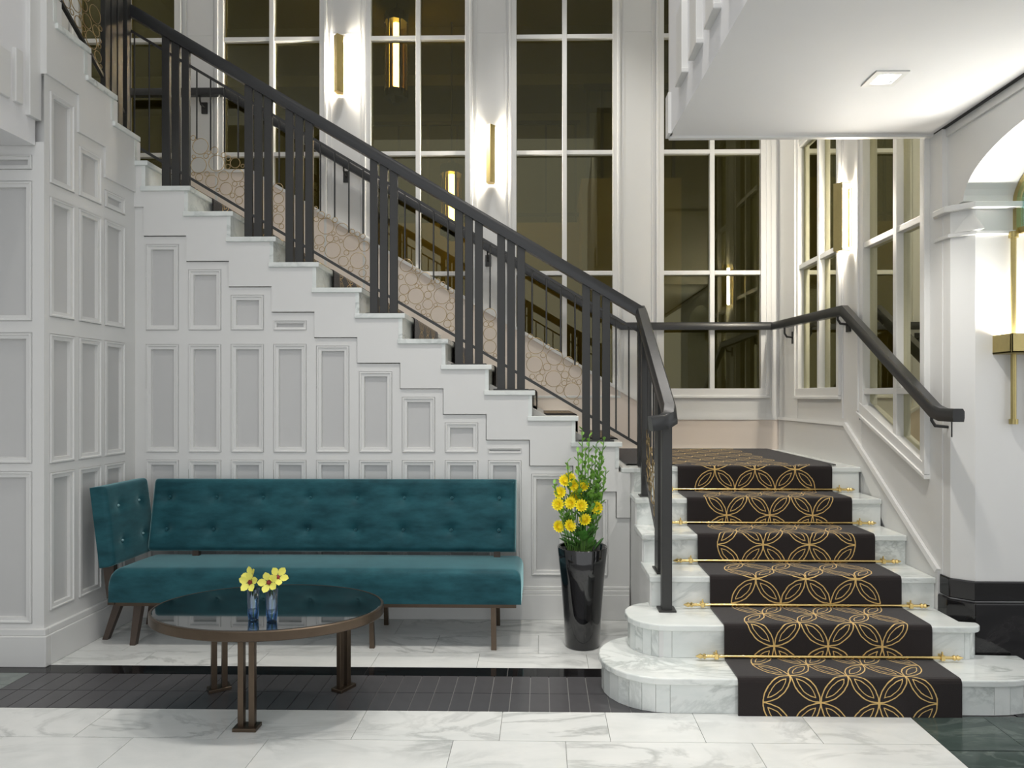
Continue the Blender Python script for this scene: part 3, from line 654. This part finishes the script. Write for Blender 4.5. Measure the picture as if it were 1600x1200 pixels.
# ------------------------------------------------------------------ third flight railing (upper left)
XL3 = XL-.075
tr = empty('turn_railing', (XL3, 4.0, 3.1)); tag(tr, 'dark posts with gold rings at the top left stair turn', 'railing')
def t3z(y):
    i = sum(1 for v in N3 if v > y)-1; return z3(i) if i >= 0 else zn(12)
def zr3(y): return 4.22+.66*(4.46-y)
for g in (4.41, 4.345, 4.28, 3.83, 3.765, 3.70):
    MB().box((XL3-.016, g-.026, t3z(g)), (XL3+.016, g+.026, zr3(g))).build('post', M['iron'], tr, bevel=.002)
MB().box((XL3-.022, 4.47, zn(12)), (XL3+.022, 4.515, 4.28)).build('newel', M['iron'], tr, bevel=.002)
MB().sweep([(XL3, 4.52, 4.20), (XL3, 3.67, zr3(3.67))], HP).build('handrail', M['leather'], tr, auto=35)
MB().sweep([(XL3, 4.5, 3.33-.02), (XL3, 3.67, 3.31+.66*.83)], [(-.010, -.009), (.010, -.009), (.010, .009), (-.010, .009)]).build('lower_bar', M['iron'], tr)
for y, z, rad in pack(3.86, 4.25, lambda u: 3.33+.66*(4.5-u), .33, 91): inst('ring', ring_mesh(rad), (XL3, y, z), tr, (0, 0, math.pi/2))
# ------------------------------------------------------------------ lower flight railing
XW = .655
lr2 = empty('step_railing', (XW, 4.0, .33)); tag(lr2, 'short dark railing ending in a curled handrail beside the marble steps', 'railing')
def zl(y): return 2.014-.648*(4.53-y)
MB().sweep([(XW, 4.56, zl(4.53)+.01), (XW, 4.50, zl(4.50)), (XW+.004, 3.56, zl(3.56)), (XW+.002, 3.515, 1.345), (XW-.035, 3.485, 1.325), (XW-.105, 3.475, 1.315)], [(x*1.05, y*1.05) for x, y in HP]).build('handrail', M['leather'], lr2, auto=35)
def lpost(y, z0): MB().box((XW-.026, y-.026, z0+.006), (XW+.026, y+.026, zl(y)-.03)).build('post', M['iron'], lr2, bevel=.002)
for y, z0 in ((4.50, .99), (4.33, .825), (3.80, .495), (3.745, .495), (3.605, .33)): lpost(y, z0)
MB().box((XW-.04, 4.285, .825), (XW+.04, 4.375, .833)).build('base_plate', M['iron'], lr2)
MB().box((XW-.035, 3.69, .495), (XW+.035, 3.85, .503)).build('base_plate', M['iron'], lr2); MB().box((XW-.045, 3.56, .33), (XW+.045, 3.65, .339)).build('base_plate', M['iron'], lr2)
sq = [(-.009, -.009), (.009, -.009), (.009, .009), (-.009, .009)]
MB().sweep([(XW, 4.50, zl(4.50)-.14), (XW, 3.61, zl(3.61)-.14)], sq).build('upper_bar', M['iron'], lr2)
MB().sweep([(XW, 4.50, zl(4.50)-.92), (XW, 3.61, zl(3.61)-.92)], sq).build('lower_bar', M['iron'], lr2)
for a, b, s in ((3.83, 4.30, 5), (3.635, 3.715, 6)):
    for y, z, rad in pack(a, b, lambda u: zl(u)-.915, .33, s): inst('ring', ring_mesh(rad), (XW, y, z), lr2, (0, 0, math.pi/2))
for y in (4.42, 4.22, 4.12, 4.02, 3.92): MB().cyl((XW, y, zl(y)-(.6 if y < 4.3 else .92)), (XW, y, zl(y)-.14), .0055, n=6).build('thin_bar', M['iron'], lr2)
# ------------------------------------------------------------------ wall handrail
wh_ = empty('wall_handrail', (1.0, YB-.09, 1.3)); tag(wh_, 'dark wall handrail wrapping the landing under the windows', 'handrail')
yh = YB-.09; xh = XR-.08
xs1 = .70; xs2 = -2.82
MB().sweep([(-3.95, yh, 4.15), (xs2, yh, 4.15), (xs1, yh, 2.07), (xh-.02, yh, 2.07), (xh, yh-.02, 2.068), (xh, 4.60, 2.03), (xh, 3.54, 1.38), (xh, 3.47, 1.362), (xh, 3.345, 1.362)], [(x*.85, y*.9) for x, y in HP]).build('rail', M['leather'], wh_, auto=35)
def bracket(p, wall):    # p on rail, wall: point on wall surface at same height-.1
    p, q = Vector(p), Vector(wall); m = MB(); d = (q-p); d.z = 0; dn = d.normalized(); lo = p+Vector((0, 0, -.105))
    m.tube([p+Vector((0, 0, -.02)), p+Vector((0, 0, -.07)), p+dn*.018+Vector((0, 0, -.098)), q+Vector((0, 0, -.105))-dn*.01], .008, 8)
    s = Vector((-dn.y, dn.x, 0))*.026; c = q+Vector((0, 0, -.105)); h = Vector((0, 0, .05))
    m.prism([tuple(c-s-h), tuple(c+s-h), tuple(c+s+h), tuple(c-s+h)], tuple(-dn*.014)); m.build('bracket', M['iron'], wh_, auto=40)
for x in (-3.03, -1.75, -.478, .95): bracket((x, yh, 4.15 if x < xs2 else 2.07 if x > xs1 else 2.07+.594*(xs1-x)), (x, YB, 4.15 if x < xs2 else 2.07 if x > xs1 else 2.07+.594*(xs1-x)))
for y in (5.72, 4.70): bracket((xh, y, 2.05), (XR, y, 2.05))
bracket((xh, 3.575, 1.40), (XR+.02, 3.575, 1.40))

# ------------------------------------------------------------------ wall sconces
def sconce(mp, u, z0, z1, lab):
    r = empty('wall_sconce', mp(u, 0, z0)); tag(r, lab, 'sconce', 'brass wall sconces'); h = z1-z0
    bx = lambda a0, a1, d0, d1, za, zb: MB().box(mp(a0, d0, za), mp(a1, d1, zb))
    bx(u-.022, u+.022, 0, .012, z0+.03, z1-.03).build('back_plate', M['brass'], r)
    v = [mp(u-.042, .075, 0), mp(u, .118, 0), mp(u+.042, .075, 0), mp(u+.040, .072, 0), mp(u, .113, 0), mp(u-.040, .072, 0)]
    MB().prism([(p[0], p[1], z0) for p in v], (0, 0, h)).build('shield', M['abrass'], r)
    for z in (z0, z1-.008):
        pts = [mp(u-.030, .010, z), mp(u+.030, .010, z), mp(u+.041, .074, z), mp(u, .116, z), mp(u-.041, .074, z)]; MB().prism(pts, (0, 0, .008)).build('end_cap', M['brass'], r)
    a, b = mp(u, .046, z0+.03), mp(u, .046, z1-.03); MB().cyl(a, b, .012, n=10).build('light_tube', M['tube'], r, auto=50)
sconce(mpb, -1.80, 4.15, 4.65, 'brass wall sconce highest on the window wall')
sconce(mpb, -.452, 3.34, 3.845, 'brass wall sconce between the second and third tall windows')
sconce(mpr, 4.68, 2.44, 2.90, 'brass wall sconce on the landing side wall')
# ------------------------------------------------------------------ brass uplight on the right pier
ul = empty('brass_uplight', (2.45, YJ, 1.32)); tag(ul, 'brass uplight box with vertical rods at right edge', 'wall light')
bxm = MB().box((2.275, YJ-.14, 1.665), (2.66, YJ-.128, 1.762)).box((2.275, YJ-.14, 1.665), (2.287, YJ, 1.762)).box((2.648, YJ-.14, 1.665), (2.66, YJ, 1.762)).box((2.275, YJ-.14, 1.665), (2.66, YJ, 1.677)).build('box', M['abrass'], ul, bevel=.003)
MB().box((2.30, YJ-.10, 1.70), (2.635, YJ-.02, 1.705)).build('lamp_strip', M['uplamp'], ul)
for x in (2.365, 2.467, 2.57):
    MB().cyl((x, YJ-.024, 1.33), (x, YJ-.024, 2.28), .0125, n=12).cyl((x, YJ-.024, 1.315), (x, YJ-.024, 1.34), .02, n=12).build('rod', M['abrass'], ul, auto=40)
    MB().cyl((x, YJ-.024, 2.25), (x, YJ-.024, 2.28), .022, n=12).build('rod_cap', M['abrass'], ul, auto=40)

# ------------------------------------------------------------------ sofa
def cushion(w_, h_, t, r, buttons=(), depth=.02, nu=60, nv=24, crown=.012, sig=.045):
    """returns MB in local coords: u along x (-w/2..w/2), v along z (0..h), thickness along -y (front at -t)"""
    m = MB(); vs = []; fs = []
    def prof(u, v):
        du = min(u, w_-u); dv = min(v, h_-v)
        e_ = lambda d: 1-math.sqrt(max(0, 1-((r-d)/r)**2)) if d < r else 0
        k = max(0., t-r*(e_(du)+e_(dv))); k = max(k, t*.25 if min(du, dv) < 1e-6 else t-r)
        c = crown*math.sin(math.pi*u/w_)**.5*math.sin(math.pi*v/h_)**.7
        for bu, bv in buttons:
            d = math.hypot(u-bu, (v-bv)); c -= depth*math.exp(-(d/sig)**1.3)+.004*math.exp(-abs(v-bv)/.012-abs(u-bu)/.09)
        return k+c
    us = sorted(set([0, r*.15, r*.4, r*.75, r]+[r+(w_-2*r)*i/nu for i in range(nu+1)]+[w_-r*.75, w_-r*.4, w_-r*.15, w_]))
    vv = sorted(set([0, r*.15, r*.4, r*.75, r]+[r+(h_-2*r)*i/nv for i in range(nv+1)]+[h_-r*.75, h_-r*.4, h_-r*.15, h_]))
    A, B = len(us), len(vv)
    for v in vv:
        for u in us: vs.append((u-w_/2, -prof(u, v), v))
    for j in range(B-1):
        for i in range(A-1): fs.append((j*A+i, j*A+i+1, (j+1)*A+i+1, (j+1)*A+i))
    bnd = [i for i in range(A)]+[j*A+A-1 for j in range(1, B)]+[(B-1)*A+i for i in range(A-2, -1, -1)]+[j*A for j in range(B-2, 0, -1)]
    o = len(vs)
    for b in bnd: vs.append((vs[b][0], 0, vs[b][2]))
    n = len(bnd); fs += [(bnd[(i+1) % n], bnd[i], o+i, o+(i+1) % n) for i in range(n)]; fs.append(tuple(o+i for i in range(n)))
    return m.add(vs, fs)
def place(m, mat4): m.v = [tuple(mat4 @ Vector(p)) for p in m.v]; return m
so = empty('sofa', (-1.31, 4.1, 0)); tag(so, 'teal velvet tufted sofa with one arm against the panelled wall', 'sofa')
SW0, SW1 = -2.50, -.118
# seat: cushion lying flat, front toward the camera
seat = cushion(SW1-SW0, .47, .19, .05, nu=40, nv=12, crown=.012)
place(seat, Matrix.Translation(((SW0+SW1)/2, 3.895, .265)) @ Matrix.Rotation(math.radians(-90), 4, 'X'))
seat.v = [(x, y, z-.012*(y-3.9)/.47) for x, y, z in seat.v]
seat.build('seat_cushion', M['velvet'], so, auto=50)
bw = 2.32; bh = .455; bu = [.105+i*.3015 for i in range(8)]
btn = [(u, v) for u in bu for v in (.135, .335)]
back = cushion(bw, bh, .12, .03, btn, .042, nu=160, nv=38, crown=.018, sig=.040)
lean = Matrix.Translation((-1.325, 4.36, .462)) @ Matrix.Rotation(math.radians(-11), 4, 'X')
place(back, lean).build('back_cushion', M['velvet'], so, auto=50)
for u, v in btn:
    p = lean @ Vector((u-bw/2, -.092, v)); q = lean @ Vector((u-bw/2, -.104, v)); MB().cyl(p, q, .011, .007, n=10).build('button', M['velvet'], so, auto=60)
# arm: panel along the left end, facing +X, splayed outward
bta = [(u, v) for u in (.12, .33) for v in (.13, .34)]
arm = cushion(.45, .47, .085, .025, bta, .016, nu=30, nv=24, crown=.008, sig=.03)
am = Matrix.Translation((-2.572, 4.15, .455)) @ Matrix.Rotation(math.radians(90), 4, 'Z') @ Matrix.Rotation(math.radians(-7), 4, 'X') 
place(arm, am).build('arm_cushion', M['velvet'], so, auto=50)
for u, v in bta:
    p = am @ Vector((u-.225, -.078, v)); q = am @ Vector((u-.225, -.086, v)); MB().cyl(p, q, .009, .005, n=10).build('button', M['button'], so, auto=60)
fr = MB().box((SW0+.02, 3.93, .235), (SW1-.03, 3.96, .268)).box((SW0+.02, 4.30, .235), (SW1-.03, 4.33, .268)).box((SW0-.04, 3.95, .235), (SW0+.0, 4.33, .268)).box((SW1-.06, 3.95, .235), (SW1-.03, 4.33, .268)).build('frame', M['bronze'], so)
for x_ in (-.28, -2.18): MB().box((x_-.02, 4.26, .26), (x_+.02, 4.29, .5)).build('back_support', M['wood'], so)
MB().prism([(-2.57, 3.99, .26), (-2.525, 3.99, .26), (-2.53, 3.99, .5), (-2.60, 3.99, .5)], (0, .035, 0)).build('arm_support', M['wood'], so)
def leg(x, y, dx, dy, mat, w0=.030, w1=.016):
    m = MB(); a = [(x+sx*w0*.8, y+sy*w0*.6, .25) for sx, sy in ((-1, -1), (1, -1), (1, 1), (-1, 1))]; b = [(x+dx+sx*w1, y+dy+sy*w1, 0) for sx, sy in ((-1, -1), (1, -1), (1, 1), (-1, 1))]
    m.add(b+a, [(0, 3, 2, 1), (4, 5, 6, 7), (0, 1, 5, 4), (1, 2, 6, 5), (2, 3, 7, 6), (3, 0, 4, 7)]).build('leg', M[mat], so)
leg(-2.36, 3.97, -.03, -.01, 'wood'); leg(-2.52, 4.05, -.09, .0, 'wood'); leg(-2.45, 4.3, -.06, .03, 'wood')
leg(-.99, 3.945, .01, -.01, 'bronze', .014, .014); leg(-.28, 3.945, .005, -.025, 'bronze', .018, .015); leg(-.28, 4.3, 0, .04, 'bronze', .018, .015); leg(-.99, 4.3, 0, .04, 'bronze', .014, .014)

# ------------------------------------------------------------------ coffee table
TX, TY, TZ = -1.265, 3.145, .485; TA, TB = .528, .358
ct = empty('coffee_table', (TX, TY, 0)); tag(ct, 'oval coffee table with glossy black top and paired bronze posts', 'table')
ell = lambda a, b, z, n=72: [(TX+a*math.cos(2*math.pi*i/n), TY+b*math.sin(2*math.pi*i/n), z) for i in range(n)]
m = MB(); n = 72; lp = [ell(TA-.012, TB-.012, TZ-.012), ell(TA-.012, TB-.012, TZ-.002), ell(TA-.016, TB-.016, TZ)]
m.add(sum(lp, []), [(j*n+i, j*n+(i+1) % n, (j+1)*n+(i+1) % n, (j+1)*n+i) for j in range(2) for i in range(n)]+[tuple(range(n-1, -1, -1)), tuple(range(2*n, 3*n))]).build('table_top', M['ktop'], ct)
m = MB(); lp = [ell(TA-.03, TB-.03, TZ-.044), ell(TA-.004, TB-.004, TZ-.044), ell(TA, TB, TZ-.040), ell(TA, TB, TZ-.004), ell(TA-.004, TB-.004, TZ), ell(TA-.012, TB-.012, TZ), ell(TA-.012, TB-.012, TZ-.012)]
m.add(sum(lp, []), [(j*n+i, j*n+(i+1) % n, (j+1)*n+(i+1) % n, (j+1)*n+i) for j in range(6) for i in range(n)]).build('rim', M['bronze'], ct, auto=40)
MB().prism(ell(TA-.03, TB-.03, TZ-.044), (0, 0, .02)).build('underside', M['bronze'], ct)
for x, y, ang in ((-1.289, 2.965, 0), (-1.600, 3.36, 35), (-.985, 3.38, 62)):
    lg = MB(); q = Matrix.Translation((x, y, 0)) @ Matrix.Rotation(math.radians(ang), 4, 'Z')
    for s in (-1, 1): lg.box((s*.024-.013, -.013, .012), (s*.024+.013, .013, TZ-.05))
    lg = place(lg, q).build('leg', M['bronze'] if ang else M['bronze'], ct, bevel=.002)
    place(MB().box((-.052, -.034, 0), (.052, .034, .016)), q).build('foot_plate', M['bronze'], lg, bevel=.002); place(MB().cyl((0, 0, TZ-.058), (0, 0, TZ-.044), .055, .06, n=20), q).build('top_plate', M['bronze'], lg, auto=40)

# ------------------------------------------------------------------ small orchids on the table
def petal_mesh(name, mat, length, width, cup):
    m = MB(); pts = [(0, .12), (.25, .75), (.55, 1), (.8, .75), (1, .05)]; vs = []
    for s, w_ in pts:
        for e in (-1, 0, 1): vs.append((e*width/2*w_, length*s, cup*(abs(e)*.6*w_+s*s)))
    fs = [(j*3+i, j*3+i+1, (j+1)*3+i+1, (j+1)*3+i) for j in range(4) for i in range(2)]
    return m.add(vs, fs).mesh(name, M[mat], smooth=True)
PO = petal_mesh('petal', 'orchid', .040, .032, .010)
def flower(root, c, face, n, me, r0, core_mat, core_r, tilt=.15, spin=0.0):
    q = Vector(face).normalized().to_track_quat('Z', 'Y'); fl_ = MB().lathe((0, 0, 0), [(core_r*.3, -.004), (core_r, .0), (core_r*.9, .006), (core_r*.3, .010)], 10)
    fl_.v = [tuple(Vector(c)+q @ Vector(p)) for p in fl_.v]; fo = fl_.build('flower', M[core_mat], root, smooth=True)
    for i in range(n):
        a = 2*math.pi*i/n+spin; rot = q @ (Matrix.Rotation(a, 3, 'Z') @ Matrix.Rotation(tilt, 3, 'X')).to_quaternion()
        inst('petal', me, Vector(c)+rot @ Vector((0, r0, 0)), fo, rot.to_euler())
    return fo
for i, (x, y, h, ln, lab) in enumerate(((-1.249, 2.935, .135, 0, 'small blue glass vase with a yellow orchid, left of the pair'), (-1.160, 2.915, .14, .0, 'small blue glass vase with a yellow orchid, right of the pair'))):
    v = empty('bud_vase', (x, y, TZ)); tag(v, lab, 'vase', 'bud vases on the coffee table')
    MB().lathe((x, y, TZ), [(.002, 0), (.021, 0), (.0235, h*.3), (.026, h), (.0235, h), (.021, h*.3), (.018, .008), (.001, .008)], 24, cap=False).build('glass', M['vglass'], v, smooth=True)
    MB().tube([(x, y, TZ+.01), (x+.004, y, TZ+.08), (x+(.0 if i else .0), y-.01, TZ+h+.03)], .003, 6).build('stem', M['stem'], v)
    flower(v, (x-.004, y-.02, TZ+h+.035), (-.1 if i == 0 else .1, -1, .25), 5, PO, .008, 'oheart', .011, .25, .3*i)
    flower(v, (x+(.02 if i else -.012), y+.012, TZ+h+.048), (.5 if i else -.5, -.7, .5), 5, PO, .008, 'oheart', .010, .3, .5)

# ------------------------------------------------------------------ tall black vase with flowers
VX, VY = .237, 4.0
tv = empty('floor_vase', (VX, VY, 0)); tag(tv, 'tall glossy black tapered vase standing by the stair wall', 'vase')
MB().lathe((VX, VY, 0), [(.002, 0), (.096, 0), (.102, .008), (.112, .20), (.128, .40), (.146, .575), (.143, .580), (.136, .575), (.120, .42), (.002, .40)], 40, cap=False).build('body', M['kgloss'], tv, smooth=True)
MB().cyl((VX, VY, .52), (VX, VY, .525), .132, n=24).build('soil', M['wood'], tv)
bq = empty('flower_bouquet', (VX, VY, .53)); tag(bq, 'yellow daisies and tall green stems in the black floor vase', 'flowers')
rnd = random.Random(5)
PY = petal_mesh('petal', 'yellow', .036, .015, .006); PY2 = petal_mesh('petal', 'yellow', .026, .012, .010)
LF = petal_mesh('leaf', 'leaf_d', .085, .05, .02); LS = petal_mesh('leaf', 'leaf', .032, .020, .008)
def P(px, py, y=VY-.05):   # heads placed from measured heights above the vase
    return Vector(((px-847)/1067*y+.0, y, 1.452-(py-620)/1067*y))
heads = [(882, 752), (897, 759), (890, 748), (876, 770), (873, 788), (912, 760), (934, 793), (915, 813), (872, 823), (890, 822), (901, 775), (893, 786), (908, 790)]
for i, (px, py) in enumerate(heads):
    yy = VY-.07+.10*rnd.random(); c = P(px, py, yy); base = (VX+(c.x-VX)*.5, VY+(yy-VY)*.4, .53)
    MB().tube([base, ((c.x+base[0])/2, (yy+base[1])/2, (c.z+.53)/2), tuple(c)], .003, 5).build('stem', M['stem'], bq)
    f = (rnd.uniform(-.5, .5), -1, rnd.uniform(.1, .7)); fo = flower(bq, c, f, 14, PY, .006, 'ycore', .012, .25, rnd.random())
    q = Vector(f).normalized().to_track_quat('Z', 'Y')
    for k in range(10):
        a = 2*math.pi*(k+.5)/10; rot = q @ (Matrix.Rotation(a, 3, 'Z') @ Matrix.Rotation(.6, 3, 'X')).to_quaternion(); inst('petal', PY2, c+rot @ Vector((0, .005, .002)), fo, rot.to_euler())
spikes = [(910, 672), (944, 688), (932, 694), (921, 682), (903, 706), (940, 716), (938, 705), (926, 716), (915, 705), (887, 722), (866, 756), (947, 735), (908, 735), (928, 745), (918, 760), (936, 760), (880, 770)]
for i, (px, py) in enumerate(spikes):
    yy = VY-.04+.10*rnd.random(); c = P(px, py, yy); b = Vector((VX+(c.x-VX)*.35, VY, .53))
    s_ = MB().tube([tuple(b), tuple(b.lerp(c, .5)+Vector((.01*rnd.uniform(-1, 1), 0, 0))), tuple(c)], .0032, 5).build('stem', M['stem'], bq)
    nl = 15
    for k in range(nl):
        u = .36+.64*k/(nl-1); p = b.lerp(c, u); a = k*2.4+i; sc = 2.5-1.5*u
        rot = Matrix.Rotation(a, 3, 'Z') @ Matrix.Rotation(.45+.3*rnd.random(), 3, 'X'); inst('leaf', LS, p, s_, rot.to_euler(), (sc,)*3)
for i in range(26):
    a = i*2.4; r = .04+.085*rnd.random(); z = .55+.10*rnd.random()
    rot = Matrix.Rotation(a-math.pi/2, 3, 'Z') @ Matrix.Rotation(rnd.uniform(.1, .9), 3, 'X'); inst('leaf', LF, (VX+r*.7*math.cos(a), VY+r*.7*math.sin(a), z), bq, rot.to_euler(), (rnd.uniform(.7, 1.1),)*3)
for i in range(22):
    a = i*2.4; r = .07*rnd.random(); z = .62+.26*rnd.random()
    rot = Matrix.Rotation(a, 3, 'Z') @ Matrix.Rotation(rnd.uniform(.2, 1.), 3, 'X'); inst('leaf', LF, (VX+r*math.cos(a), VY+r*math.sin(a), z), bq, rot.to_euler(), (rnd.uniform(.4, .7),)*3)
